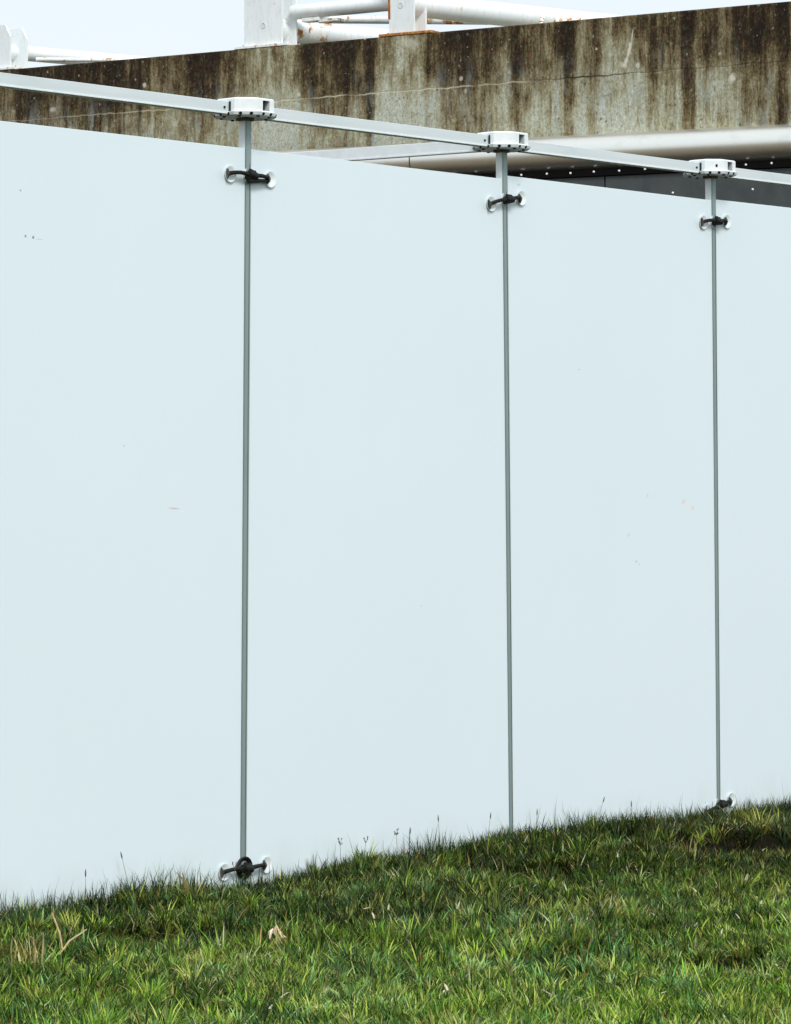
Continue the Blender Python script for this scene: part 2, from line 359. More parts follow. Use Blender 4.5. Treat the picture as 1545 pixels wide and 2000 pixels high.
def octo(ap, cx, cy, z):
    s = ap*math.tan(math.pi/8)
    return [Vector((cx+x, cy+y, z)) for x, y in ((ap, -s), (ap, s), (s, ap), (-s, ap), (-ap, s), (-ap, -s), (-s, -ap), (s, -ap))]
def make_hub(cx, cy, small_hole, back_open):
    bm = bmesh.new(); ap = .0905
    z0, z1 = ZH0, ZH1
    def ring(a, z): return [bm.verts.new(p) for p in octo(a, cx, cy, z)]
    r0 = ring(ap, z0); r1 = ring(ap, z1-.005); r2 = ring(ap-.005, z1-.001); r3 = ring(ap-.03, z1+.003); r4 = ring(.02, z1+.004)
    for A, B in ((r1, r2), (r2, r3), (r3, r4)):
        for j in range(8): k = (j+1) % 8; bm.faces.new((A[j], A[k], B[k], B[j]))
    bm.faces.new(r4); bm.faces.new(r0[::-1])
    def holed(A, B, C, D, u0, u1, v0, v1, dep):        # quad A(bl) B(br) C(tr) D(tl) with a rectangular socket
        P = lambda u, v: A.co.lerp(B.co, u).lerp(D.co.lerp(C.co, u), v)
        nrm = (B.co-A.co).cross(D.co-A.co).normalized()
        o = [bm.verts.new(P(u, v)) for u, v in ((u0, v0), (u1, v0), (u1, v1), (u0, v1))]
        for q in ((A, B, o[1], o[0]), (B, C, o[2], o[1]), (C, D, o[3], o[2]), (D, A, o[0], o[3])): bm.faces.new(q)
        n_ = [bm.verts.new(p.co-nrm*dep) for p in o]
        for k in range(4):
            f = bm.faces.new((o[k], o[(k+1) % 4], n_[(k+1) % 4], n_[k])); f.material_index = 0 if k == 1 else 1
        f = bm.faces.new(n_); f.material_index = 1
    for j in range(8):
        k = (j+1) % 8
        q = (r0[j], r0[k], r1[k], r1[j])
        if j == 6: holed(*q, .30, .72, .10, .90, .022)
        elif j == 2 and back_open: holed(*q, .30, .72, .10, .90, .022)
        elif j == 5 and small_hole: holed(*q, .55, .66, .34, .62, .01)
        else: bm.faces.new(q)
    h = wobj('corner_hub', bm, [MHUB, MHOLE])
    bm = bmesh.new()                                   # base flange plate under the hub
    A = [bm.verts.new(p) for p in octo(.0945, cx, cy, z0-.0115)]; B = [bm.verts.new(p) for p in octo(.099, cx, cy, z0-.0005)]
    bm.faces.new(A[::-1]); bm.faces.new(B)
    for j in range(8): k = (j+1) % 8; bm.faces.new((A[j], A[k], B[k], B[j]))
    bmesh.ops.bevel(bm, geom=bm.edges[:], offset=.001, segments=1, affect='EDGES')
    wobj('base_flange', bm, MHUB, h)
    for t in range(8):                                 # bolt heads on the underside, in pairs
        for rr, dt, zz, nr in ((.0955, -.22, -.0060, 1), (.0955, .20, -.0060, 1), (.078, .12, -.0113, 0)):
            a = math.pi/8+t*math.pi/4+dt; bm = bmesh.new()
            lathe(bm, [(0, 0), (.0060, -.002), (.0060, .0032), (.0032, .0048), (0, .0048)], (cx+rr*math.cos(a), cy+rr*math.sin(a), z0+zz), (math.cos(a)*nr, math.sin(a)*nr, -1), 10)
            wobj('bolt', bm, MBLK, h)
    bm = bmesh.new(); box(bm, cx-.021, cx+.021, cy-.021, cy+.021, z0-.022, z0-.0117, .002)
    wobj('post_collar', bm, MFOOT, h)
    bm = bmesh.new()                                   # clamping bolts through the rail ends
    for sx in (-1, 1):
        if sx == -1:
            lathe(bm, [(0, 0), (.0042, 0), (.0042, .003), (0, .003)], (cx+sx*.113, cy-.0153, 2.404), (0, -1, 0), 10)
            box(bm, cx-ap-.0022, cx-ap-.0002, cy-.0225, cy-.0165, 2.390, 2.424, 0)
        else: lathe(bm, [(0, 0), (.0045, 0), (.0045, .005), (0, .005)], (cx+sx*.100, cy-.0153, 2.407), (0, -1, 0), 10)
    wobj('side_bolts', bm, MBLK, h)
    return h
HC = .014
for i in range(5): make_hub(px(i, ZH0), HC, i == 3, i != 2)
def rail(p, q, ww=.030, hh=.036):
    p, q = Vector(p), Vector(q); L = (q-p).length
    d = (q-p).normalized(); s = Vector((0, 0, 1)).cross(d).normalized(); u = d.cross(s)
    Mx = Matrix((d, s, u)).transposed().to_4x4(); Mx.translation = p-WO
    bm = bmesh.new(); box(bm, 0, L, -ww/2, ww/2, -hh/2, hh/2, .0016)
    o = obj('top_rail', bm, MRAIL, wall); o.matrix_local = Mx
    bm = bmesh.new()  # added pale strips: brightness of the rail's lit underside made into a part
    box(bm, .001, L-.001, -ww/2-.0022, -ww/2-.0001, -hh/2-.0042, -hh/2+.0012, .0006)
    box(bm, .001, L-.001, ww/2+.0001, ww/2+.0022, -hh/2-.0042, -hh/2+.0012, .0006)
    obj('lit_underside_strip', bm, MHUB, o)
    return o
for i in range(4): rail((px(i, ZH0)+.0915, HC, 2.404), (px(i+1, ZH0)-.0935, HC, 2.406))
r = rail((px(2, ZH0)-.004, HC+.0915, 2.404), (px(2, ZH0)+.02, HC+2.35, 2.436), hh=.040)
r.data.materials.clear(); r.data.materials.append(MHUB)
bm = bmesh.new()
for dy in (.135, .165): lathe(bm, [(0, 0), (.0042, 0), (.0042, .003), (0, .003)], (px(2, ZH0)-.0192, HC+dy, 2.404), (-1, 0, 0), 10)
bo = obj('bolt', bm, MBLK, r); bo.matrix_parent_inverse = r.matrix_local.inverted(); bo.location = -WO
# far end of the back rail stands on its own short post
bm = bmesh.new(); box(bm, px(2, ZH0)+.006, px(2, ZH0)+.034, HC+2.352, HC+2.380, -.35, 2.458, .0012); wobj('post', bm, MPOST)

def arc(p, q, sag, k=7):
    p, q, sag = Vector(p), Vector(q), Vector(sag)
    return [p.lerp(q, t/(k-1))+sag*(4*(t/(k-1))*(1-t/(k-1))) for t in range(k)]
def make_clamp(cx, cz, rot, left, right, v_arm=False, ring=False):
    """black spider clamp on a post: arms run to pale cup washers bolted to the two boards"""
    e_ = bmesh.new()
    box(e_, -.021, .021, -.026, -.004, -.013, .013, .005)
    tube(e_, [(-.018, -.020, .004), (.018, -.020, -.002)], .012, 12)
    tube(e_, [(-.008, -.017, .010), (-.006, -.019, .021)], [.008, .006], 10)
    tube(e_, [(.004, -.018, 0), (.010, -.018, .016)], [.011, .007], 10)
    Mr = Matrix.Translation((cx, 0, cz)) @ Matrix.Rotation(rot, 4, 'Y')
    def put(bm): bmesh.ops.transform(bm, matrix=Mr, verts=bm.verts[:]); return bm
    c = wobj('panel_clamp', put(e_), MBLK, smooth='auto')
    for s, (dx, dz) in ((-1, left), (1, right)):
        fx = dx-.014
        b = bmesh.new(); tube(b, arc((s*.012, -.017, 0), (fx, -.011, dz), (0, -.007, .006 if s < 0 else .004)), [.0085, .0075, .0068, .0064, .0064, .0068, .0075], 10)
        wobj('arm', put(b), MBLK, c, 'auto')
        if v_arm and s > 0:
            b = bmesh.new(); tube(b, arc((-.016, -.017, -.018), (fx, -.011, dz-.006), (0, -.003, 0)), [.0085, .0078, .007, .0066, .0064, .0064, .0064], 10)
            wobj('arm', put(b), MBLK, c, 'auto')
        b = bmesh.new(); ax = Vector((.86, -.51, 0))
        lathe(b, [(0, -.007), (.007, -.0065), (.0165, 0), (.0172, .0018), (.014, .003), (0, .0025)], (fx-.003, -.0105, dz), -ax, 20)
        wobj('foot', put(b), MFOOT, c, 'auto')
        b = bmesh.new()
        lathe(b, [(0, .0012), (.007, .0012), (.012, .0022), (.019, .0044), (.0250, .0074), (.0262, .0074), (.0258, .0062), (.0215, .0030), (.013, .0006), (0, .0003)], (dx, 0, dz), (0, -1, 0), 32)
        wobj('cup', put(b), MCUP, c, 'auto')
    b = bmesh.new()                                     # centre cup sits behind the post
    if ring: lathe(b, [(.020, .0004), (.024, .006), (.033, .010), (.036, .008), (.034, .0004)], (0, 0, .002), (0, -1, 0), 28)
    else: lathe(b, [(0, .0005), (.012, .001), (.020, .0022), (.0262, .0033), (.0275, .0028), (.026, .0004)], (.003, 0, 0), (0, -1, 0), 28)
    wobj('cup', put(b), MBLK if ring else MCUP, c, 'auto')
make_clamp(px(1, 2.2), 2.193, 0, (-.088, 0), (.100, -.004), v_arm=True)
make_clamp(px(2, 2.2), 2.203, R(-11), (-.086, -.002), (.088, -.004))
make_clamp(px(3, 2.2), 2.204, R(-3), (-.076, -.002), (.082, .002))
make_clamp(px(1, 0), .004, R(1), (-.092, -.004), (.104, .004), ring=True)
make_clamp(px(3, 0), -.004, R(-12), (-.085, -.002), (.080, -.004))

# ------------------------------------------------------------------ building behind
EX, EY = -.15, .98869
P0 = (6.3435, 4.7620)
bld = thing('concrete_building', 'low building with stained brown concrete parapet, round white eave and dark cladding behind', 'building', (P0[0], P0[1], 0), math.atan2(EY, EX))
# local frame: x along the parapet away to the left, y outwards, z up
bm = bmesh.new(); box(bm, -4.2, 8.0, -.38, 0, 2.98, 3.75, .008)
obj('parapet', bm, MCON, bld)
bm = bmesh.new(); box(bm, -4.2, 8.0, -6.0, -.40, 2.9, 3.3)
obj('roof_slab', bm, MCON, bld)
bm = bmesh.new(); box(bm, -4.15, 7.95, -6.0, -.30, -.3, 2.978)
obj('core_wall', bm, MSLATE, bld)
# the eave runs a few degrees off the parapet
E2 = math.atan2(.969, -.248) - math.atan2(EY, EX)
c0 = Vector((P0[0]-.235, P0[1], 0))
inv = (Matrix.Translation((P0[0], P0[1], 0)) @ Matrix.Rotation(math.atan2(EY, EX), 4, 'Z')).inverted()
l0 = inv @ c0
def bchild(name, bm, m, smooth=False, parent=None):
    o = obj(name, bm, m, parent or bld, smooth)
    if parent is None: o.location = l0; o.rotation_euler = (0, 0, E2)
    return o
TC, TR = 3.000, .100
def halftube(u0, u1):
    bm = bmesh.new(); n = 40
    rings = []
    for u in (u0, u1):
        rings.append([bm.verts.new((u, -.01+TR*math.sin(a), TC+TR*math.cos(a))) for a in [2*math.pi*j/n for j in range(n)]])
    for j in range(n): bm.faces.new((rings[0][j], rings[0][(j+1) % n], rings[1][(j+1) % n], rings[1][j]))
    bm.faces.new(rings[0]); bm.faces.new(rings[1][::-1])
    bchild('round_eave', bm, MTUBE, 'auto')
halftube(-4.0, -.306); halftube(-.299, 3.4); halftube(3.407, 7.5)
bm = bmesh.new(); tube(bm, [(-3.99, -.01, TC), (7.4, -.01, TC)], TR-.006, 24); bchild('eave_sleeve', bm, MFLANGE)
bm = bmesh.new(); box(bm, -4.0, 7.5, -.14, -.10, TC-.02, TC+.09); box(bm, -4.0, 7.5, -.32, -.105, TC-.12, TC-.02); bchild('eave_bracket', bm, MFLANGE)
bm = bmesh.new(); box(bm, -4.0, 7.5, -.10, .045, 2.866, 2.903, .001); fl = bchild('flange_strip', bm, MFLANGE)
u = -3.83
screws = []
while u < 1.6:
    screws.append(u+random.uniform(-.008, .008)); u += .143
for u in screws:
    bm = bmesh.new(); lathe(bm, [(0, .005), (.0034, .0045), (.0060, .0025), (.0068, 0)], (u, .045, 2.889+random.uniform(-.002, .002)), (0, 1, 0), 12)
    bchild('screw', bm, MSCREW, 'auto', fl)
k = 0
for u0 in (-3.86, -2.655, -1.450, -.245, .96, 2.165, 3.37, 4.575, 5.78):
    bm = bmesh.new(); box(bm, u0+.004, u0+1.201, -.09, .030, -.2, 2.863, .002)
    sl = bchild('cladding_panel', bm, MSLATE)
    if u0 < 1:
        for du in (.36-.0, .812, 1.14):
            for z in ((2.757, 2.1) if u0 < 0 else (2.757,)):
                bm = bmesh.new(); lathe(bm, [(0, .005), (.0034, .0045), (.0060, .0025), (.0068, 0)], (u0+du, .030, z), (0, 1, 0), 12)
                if u0 < -1.3: bchild('screw', bm, MSCREW, 'auto', sl)
                else: bm.free()
bm = bmesh.new(); box(bm, -4.0, 7.5, -.28, -.092, -.2, 2.86); bchild('backing_board', bm, MFLANGE)

# ------------------------------------------------------------------ steel pipe frame bolted on the parapet
fz = 3.75
frame = thing('pipe_railing', 'rusting white steel pipe frame on bolted upright plates along the top of the stained concrete', 'railing', (P0[0], P0[1], 3.75), math.atan2(EY, EX))
def fobj(name, bm, m, parent=None, smooth=False):
    o = obj(name, bm, m, parent or frame, smooth)
    return o
def plate(bm, u0, u1, w0, w1, h, ch=0):
    z0 = .016
    prof = [(u0, z0), (u1, z0), (u1, h-ch), (u1-ch*.55, h), (u0+ch*.55, h), (u0, h-ch)] if ch else [(u0, z0), (u1, z0), (u1, h), (u0, h)]
    A = [bm.verts.new((a, w0, z)) for a, z in prof]; B = [bm.verts.new((a, w1, z)) for a, z in prof]
    bm.faces.new(A); bm.faces.new(B[::-1])
    for j in range(len(A)): k = (j+1) % len(A); bm.faces.new((A[j], B[j], B[k], A[k]))
def make_bracket(u0, u1, h, gap, ch, rusty, boltu, boltz):
    bm = bmesh.new(); box(bm, u0-(.13 if rusty else .05), u1+.055, -gap-.055, .004, .0, .015, .002)
    base = fobj('bracket', bm, MRUST if rusty else MSTEEL2)
    for w0 in (-.020, -.020-gap):
        bm = bmesh.new(); plate(bm, u0, u1, w0-.014, w0, h, ch)
        bmesh.ops.bevel(bm, geom=bm.edges[:], offset=.0015, segments=1, affect='EDGES')
        fobj('upright_plate', bm, MSTEEL, base)
    bm = bmesh.new(); box(bm, (u0+u1)/2-.006, (u0+u1)/2+.006, -.020-gap, -.034, .016, h*.6); fobj('web_plate', bm, MSTEEL2, base)
    bm = bmesh.new(); lathe(bm, [(.0, .001), (.0125, .001), (.0135, .003), (.0165, .003), (.0175, .0)], (boltu, -.020, boltz), (0, 1, 0), 20)
    fobj('pin', bm, MRAIL, base, 'auto')
    for du in (-.022, (u1-u0)+.025):
        for w_ in (-.05, -gap-.02):
            bm = bmesh.new(); lathe(bm, [(.009, 0), (.009, .008), (.005, .008), (.005, .014), (0, .014)], (u0+du, w_, .015), (0, 0, 1), 6)
            fobj('anchor_bolt', bm, MSTEEL2, base)
    return base
bA = make_bracket(2.80, 3.04, .285, .165, .075, False, 2.92, .16)
bB = make_bracket(.785, 1.052, .62, .150, 0, False, .915, .131)
bC = make_bracket(-.118, .050, .60, .130, 0, True, -.03, .175)
bm = bmesh.new(); box(bm, .040, .055, -.035, -.017, .10, .50, .001); fobj('rust_edge', bm, MRUST, bC)
# directions in the frame's local axes
Rl = Matrix.Rotation(-math.atan2(EY, EX), 3, 'Z')
dA = Rl @ Vector((.969, -.247, 0)); dR = Rl @ Vector((.70, -.714, 0))
def pipe(p, d, L, rad, m=MSTEEL, n=24, drop=0):
    p = Vector(p); q = p+d*L; q.z += drop
    bm = bmesh.new(); tube(bm, [p, p.lerp(q, .5), q], rad, n); return fobj('pipe', bm, m, None, 'auto')
pipe((2.95, -.10, .135), dA, 3.4, .047)
pipe((.93, -.10, .120), dA, 3.4, .068)
pipe((-.02, -.09, .190), dA, 3.4, .068)
# collar where the middle pipe meets its bracket
bm = bmesh.new(); p = Vector((.93, -.10, .120)); tube(bm, [p+dA*.16, p+dA*.42], .0735, 24); fobj('collar', bm, MSTEEL2, None, 'auto')
# chord pipe between the two tall brackets, and the thinner one behind
bm = bmesh.new(); tube(bm, [(.80, -.16, .215), (-.01, -.16, .215)], .043, 20); fobj('pipe', bm, MSTEEL, None, 'auto')
bm = bmesh.new(); box(bm, .60, .72, -.20, -.13, .150, .172, .003); box(bm, .48, .61, -.22, -.14, .140, .160, .003); fobj('cleat', bm, MSTEEL2)
pipe((.66, -.22, .172), dR, 2.2, .024, MSTEEL2)
pipe((2.74, -.20, .080), dR, 1.0, .013, MSTEEL2)
bm = bmesh.new(); tube(bm, [(-.50, -.85, .20), (-.62, -.55, -.02)], .014, 10); fobj('strut', bm, MSTEEL2)
bm = bmesh.new(); tube(bm, [(2.25, -.95, .12), (2.30, -.8, -.02)], .012, 10); fobj('strut', bm, MSTEEL2)

# ------------------------------------------------------------------ ground: one sheet to the horizon, lawn banked up to the wall
def smooth(t): t = np.clip(t, 0, 1); return t*t*(3-2*t)
tipx = np.array([-9, -1.6, -1.05, -.55, -.02, .25, .535, .9, 1.345, 1.6, 1.95, 2.3, 2.6, 3.1, 9])
tipz = np.array([-.02, .004, .012, .018, -.014, -.002, .012, .014, .036, .028, .016, .003, -.008, -.014, -.02])
# hollows in the bank: x, y, radius x, radius y, depth
PITS = [(2.10, -.48, .38, .60, .14), (1.72, -.20, .18, .30, .06), (-.85, -.50, .26, .50, .09), (-.74, -.14, .22, .30, .05), (.79, -.38, .26, .50, .07),
        (-.43, -.66, .13, .40, .06), (.39, -.88, .16, .40, .06), (-.30, -1.95, .14, .40, .05), (-.42, -2.25, .12, .30, .05), (.85, -.14, .16, .25, .04), (2.75, -.42, .25, .4, .07)]
def pit_uv(x, y, a, b): return (x-a)*.87-(y-b)*.50, (x-a)*.50+(y-b)*.87
def gz(x, y):
    base = np.interp(x, tipx, tipz)-.058
    z = base*smooth(1+y/1.2)+(-.075)*(1-smooth(1+y/1.2))
    z = z+.012*np.sin(2.3*x+1.1*y)*np.cos(1.9*y-.7*x)*smooth(-y/.6)+.007*np.sin(6.1*x+4.7*y)*np.sin(5.3*y-3.1*x)*smooth(-y/.3)
    for a, b, ra, rb, d in PITS:
        u_, v_ = pit_uv(x, y, a, b)                # steep on the side towards the wall, running out slowly towards the lawn
        z = z-d*(.8+.3*np.sin(23*u_)*np.sin(11*u_+2))*np.exp(-(u_/ra)**2)*np.where(v_ < 0, smooth(1+v_/rb), 1-smooth(v_/.05))
    far = smooth((np.hypot(x, y)-6)/6)
    z = z*(1-far)+(-.08)*far
    return np.where(y > .03, -.10, z)
def ticks(lo, hi, a, b, step, grow=1.35):
    t = list(np.arange(a, b+1e-6, step)); s = step; x = a
    while x > lo: s *= grow; x -= s; t.insert(0, max(x, lo))
    s = step; x = b
    while x < hi: s *= grow; x += s; t.append(min(x, hi))
    return np.array(t)
gx = ticks(-600, 600, -4, 5, .045); gy = ticks(-600, 600, -4.5, .09, .03)
X, Y = np.meshgrid(gx, gy, indexing='ij'); Z = gz(X, Y)
nx, ny = X.shape
me = bpy.data.meshes.new('ground')
idx = np.arange(nx*ny).reshape(nx, ny)
quads = np.stack([idx[:-1, :-1], idx[1:, :-1], idx[1:, 1:], idx[:-1, 1:]], -1).reshape(-1, 4)
me.from_pydata(np.stack([X, Y, Z], -1).reshape(-1, 3).tolist(), [], quads.tolist())
for p in me.polygons: p.use_smooth = True
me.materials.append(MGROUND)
g_ = bpy.data.objects.new('ground', me); COL.objects.link(g_); g_['kind'] = 'structure'

# ------------------------------------------------------------------ lawn
def vnoise(x, y, s, seed):
    r = np.random.default_rng(seed); G = r.random((64, 64)); x = x*s+100; y = y*s+100
    xi = np.floor(x).astype(int); yi = np.floor(y).astype(int); fx = x-xi; fy = y-yi; fx = fx*fx*(3-2*fx); fy = fy*fy*(3-2*fy)
    g = lambda a, b: G[a % 64, b % 64]
    return (g(xi, yi)*(1-fx)+g(xi+1, yi)*fx)*(1-fy)+(g(xi, yi+1)*(1-fx)+g(xi+1, yi+1)*fx)*fy
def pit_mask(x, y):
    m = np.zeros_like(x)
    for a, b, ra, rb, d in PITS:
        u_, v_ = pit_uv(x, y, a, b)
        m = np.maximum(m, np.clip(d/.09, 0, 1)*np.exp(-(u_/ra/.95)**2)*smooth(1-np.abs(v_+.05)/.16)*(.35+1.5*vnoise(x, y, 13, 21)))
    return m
def blades(x, y, length, width, lean, azi, curve, color, zoff=0, seg=3):
    n = len(x); z = gz(x, y)-.004+zoff
    dx, dy = np.cos(azi), np.sin(azi)                     # lean direction
    fa = azi+np.pi/2+rng.normal(0, .7, n); wx, wy = np.cos(fa), np.sin(fa)
    V = np.zeros((n, seg*2+1, 3)); 
    for k in range(seg+1):
        t = k/seg; ang = lean+curve*t; 
        if k == 0: px_ = np.zeros(n); pz_ = np.zeros(n)
        else:
            a2 = lean+curve*(t-.5/seg); px_ = px_+np.sin(a2)*length/seg; pz_ = pz_+np.cos(a2)*length/seg
        wd = width*(1, .95, .68, 0)[k] if seg == 3 else width*(1-t)
        cx_, cy_, cz_ = x+dx*px_, y+dy*px_, z+pz_
        if k < seg:
            V[:, 2*k] = np.stack([cx_-wx*wd/2, cy_-wy*wd/2, cz_], -1); V[:, 2*k+1] = np.stack([cx_+wx*wd/2, cy_+wy*wd/2, cz_], -1)
        else: V[:, 2*k] = np.stack([cx_, cy_, cz_], -1)
    V[:, :, 1] = np.minimum(V[:, :, 1], -.0045)           # nothing pokes through the boards
    return V.reshape(-1, 3), color, n
def grass_mesh(name, sets):
    me = bpy.data.meshes.new(name); nb = sum(s[2] for s in sets)
    V = np.concatenate([s[0] for s in sets]); C = np.concatenate([s[1] for s in sets])
    tri = np.array([0, 1, 3, 2, 2, 3, 5, 4, 4, 5, 6]); vpb = 7
    loops = (np.arange(nb)[:, None]*vpb+tri[None]).reshape(-1)
    me.vertices.add(nb*vpb); me.vertices.foreach_set('co', V.astype(np.float32).reshape(-1))
    me.loops.add(len(loops)); me.loops.foreach_set('vertex_index', loops.astype(np.int32))
    st = (np.arange(nb)[:, None]*11+np.array([0, 4, 8])[None]).reshape(-1)
    me.polygons.add(nb*3); me.polygons.foreach_set('loop_start', st.astype(np.int32))
    me.update(calc_edges=True)
    at = me.color_attributes.new('tint', 'FLOAT_COLOR', 'POINT')
    c4 = np.concatenate([np.repeat(C, vpb, 0), np.ones((nb*vpb, 1))], 1)
    at.data.foreach_set('color', c4.astype(np.float32).reshape(-1))
    me.polygons.foreach_set('use_smooth', np.ones(nb*3, dtype=bool))
    me.materials.append(MGRASS); me.validate()
    o = bpy.data.objects.new(name, me); COL.objects.link(o); return o
PAL = np.array([[.054, .122, .014], [.096, .192, .020], [.170, .285, .042], [.036, .108, .032], [.140, .280, .115], [.290, .370, .075], [.017, .048, .010]])
DRY = np.array([[.46, .40, .16], [.34, .30, .09], [.50, .40, .12], [.36, .22, .06], [.62, .60, .38]])
def lawn(npts, x0, x1, y0, y1, keep=None, long_frac=.12, wf=1.0):
    x = rng.uniform(x0, x1, npts); y = rng.uniform(y0, y1, npts)
    if keep is not None: m = keep(x, y); x, y = x[m], y[m]
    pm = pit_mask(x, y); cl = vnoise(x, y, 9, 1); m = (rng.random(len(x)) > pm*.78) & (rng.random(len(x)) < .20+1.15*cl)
    x, y, pm, cl = x[m], y[m], pm[m], cl[m]
    # gather into tufts
    n = len(x); tuft = vnoise(x, y, 14, 2); tall = vnoise(x, y, 3.1, 3); hue = vnoise(x, y, 1.7, 4); dry = vnoise(x, y, 2.6, 5); dry2 = vnoise(x, y, 7, 6)
    wallb = smooth(1+y/.35)                                   # the mower never reaches the foot of the wall
    L = rng.uniform(.020, .050, n)*(.58+.60*tuft+.35*tall)
    L = np.where(rng.random(n) < long_frac, L*1.45, L)
    L = L*(1+.18*wallb)
    azi = 6.28*vnoise(x, y, 5, 7)*1.6+rng.normal(0, 1.5, n)
    lean = np.abs(rng.normal(.30, .38, n)); curve = np.abs(rng.normal(.8, .65, n))*(1-.35*wallb)
    W = rng.uniform(.0024, .0056, n)*wf
    pick = np.clip((hue*3.4+rng.normal(1.1, 1.5, n)), 0, 6.99).astype(int); c = PAL[pick]
    c = c*np.exp(rng.normal(-1.10, .85, (n, 1)))*(.60+.80*tall[:, None])*(1-.85*np.clip(pm, 0, 1)[:, None])  # last factor darkens blades in the hollows: shade put into their tint
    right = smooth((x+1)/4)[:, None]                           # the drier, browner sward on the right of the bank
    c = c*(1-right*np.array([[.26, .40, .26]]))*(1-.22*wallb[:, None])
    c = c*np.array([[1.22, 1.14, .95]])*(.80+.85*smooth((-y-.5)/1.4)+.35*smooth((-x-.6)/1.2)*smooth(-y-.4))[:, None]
    c = np.minimum(c, [[.44, .50, .20]])
    isdry = rng.random(n) < (.035+.16*np.clip(dry*dry2*2.2-.35, 0, 1)+.03*right[:, 0])
    c[isdry] = DRY[rng.integers(0, 5, isdry.sum())]*rng.uniform(.25, 1.0, (isdry.sum(), 1))
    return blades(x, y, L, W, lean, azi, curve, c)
def wedge(x, y, m=.35):
    # strip of lawn between the wall and the viewpoint that the photograph takes in, with a margin
    dx, dy = x+7.387, y+6.877; a = np.arctan2(dx, dy)-0.8678
    return (np.abs(a) < .155+m*.1) & (dx*math.sin(.8678)+dy*math.cos(.8678) > 6.6)
def tufts(k):
    """clumps: blades fan out of a common root, one height, hue and brightness per clump"""
    tx = rng.uniform(-3.2, 4.6, k*3); ty = rng.uniform(-3.6, -.02, k*3); m = wedge(tx, ty) & (rng.random(k*3) < .15+1.1*vnoise(tx, ty, 4, 31))
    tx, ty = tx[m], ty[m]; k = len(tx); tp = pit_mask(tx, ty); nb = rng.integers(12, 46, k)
    th = np.exp(rng.normal(0, .28, k))*(.75+.5*vnoise(tx, ty, 2.3, 32)); tb = np.exp(rng.normal(-.72, .70, k)+.9*(vnoise(tx, ty, 1.3, 41)-.5)); tc = np.clip(vnoise(tx, ty, 1.7, 4)*4+rng.normal(.6, 1.6, k), 0, 5.99).astype(int)
    ts = rng.uniform(.005, .020, k); ta = rng.uniform(0, 6.28, k)
    i = np.repeat(np.arange(k), nb); n = len(i)
    r = np.abs(rng.normal(0, 1, n)); a = rng.uniform(0, 6.28, n)
    x = tx[i]+r*ts[i]*np.cos(a); y = np.minimum(ty[i]+r*ts[i]*np.sin(a), -.008)
    L = rng.uniform(.026, .058, n)*th[i]; lean = .10+.24*r+np.abs(rng.normal(0, .12, n)); curve = np.abs(rng.normal(.7, .5, n))
    # each clump also leans one way
    azi = np.arctan2(np.sin(a)+.5*np.sin(ta[i]), np.cos(a)+.5*np.cos(ta[i]))
    c = PAL[tc[i]]*tb[i][:, None]*np.exp(rng.normal(0, .60, (n, 1)))
    right = smooth((x+1)/4)[:, None]; wb = smooth(1+y/.4)[:, None]
    c = c*(1-right*np.array([[.26, .40, .26]]))*(1-.25*wb)*(1-.85*np.clip(tp[i], 0, 1)[:, None])  # clumps in hollows tinted dark, the shade worked into blade colour
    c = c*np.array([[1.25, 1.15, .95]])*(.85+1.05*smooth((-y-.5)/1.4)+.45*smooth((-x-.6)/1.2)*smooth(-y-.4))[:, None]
    c = np.minimum(c, [[.50, .56, .22]])
    dry = rng.random(n) < .05+.25*(rng.random(k) < .05)[i]
    c[dry] = DRY[rng.integers(0, 5, dry.sum())]*rng.uniform(.3, 1.0, (dry.sum(), 1))
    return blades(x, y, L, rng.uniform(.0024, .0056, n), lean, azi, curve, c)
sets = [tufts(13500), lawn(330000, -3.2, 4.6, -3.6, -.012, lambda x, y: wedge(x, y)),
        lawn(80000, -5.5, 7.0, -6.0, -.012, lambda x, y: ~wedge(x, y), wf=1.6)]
# taller unmown fringe right against the boards
n = 6800; fx = rng.uniform(-2.6, 5, n); fy = -np.abs(rng.normal(.0, .07, n))-.01
cl = vnoise(fx, fy, 6, 12)
gap = np.exp(-((fx+.03)/.17)**2)*.85+np.exp(-((fx-2.60)/.14)**2)*.75
m = rng.random(n) > gap; fx, fy, cl = fx[m], fy[m], cl[m]; n = len(fx)
sets.append(blades(fx, fy, rng.uniform(.040, .095, n)*(.45+1.05*cl), rng.uniform(.0016, .0032, n), np.abs(rng.normal(.15, .2, n)), rng.uniform(0, 6.28, n), np.abs(rng.normal(.35, .35, n)),
    PAL[rng.integers(0, 7, n)]*rng.uniform(.12, .6, (n, 1))))
# a few thin wisps standing well clear of the rest
n = 130; fx = rng.uniform(-2.4, 4.5, n); fy = -np.abs(rng.normal(.0, .10, n))-.012
m = rng.random(n) > np.exp(-((fx+.03)/.15)**2); fx, fy = fx[m], fy[m]; n = len(fx)
sets.append(blades(fx, fy, rng.uniform(.09, .155, n), rng.uniform(.0013, .0022, n), np.abs(rng.normal(.2, .2, n)), rng.uniform(0, 6.28, n), np.abs(rng.normal(.25, .3, n)), PAL[rng.integers(0, 4, n)]*rng.uniform(.25, .7, (n, 1))))
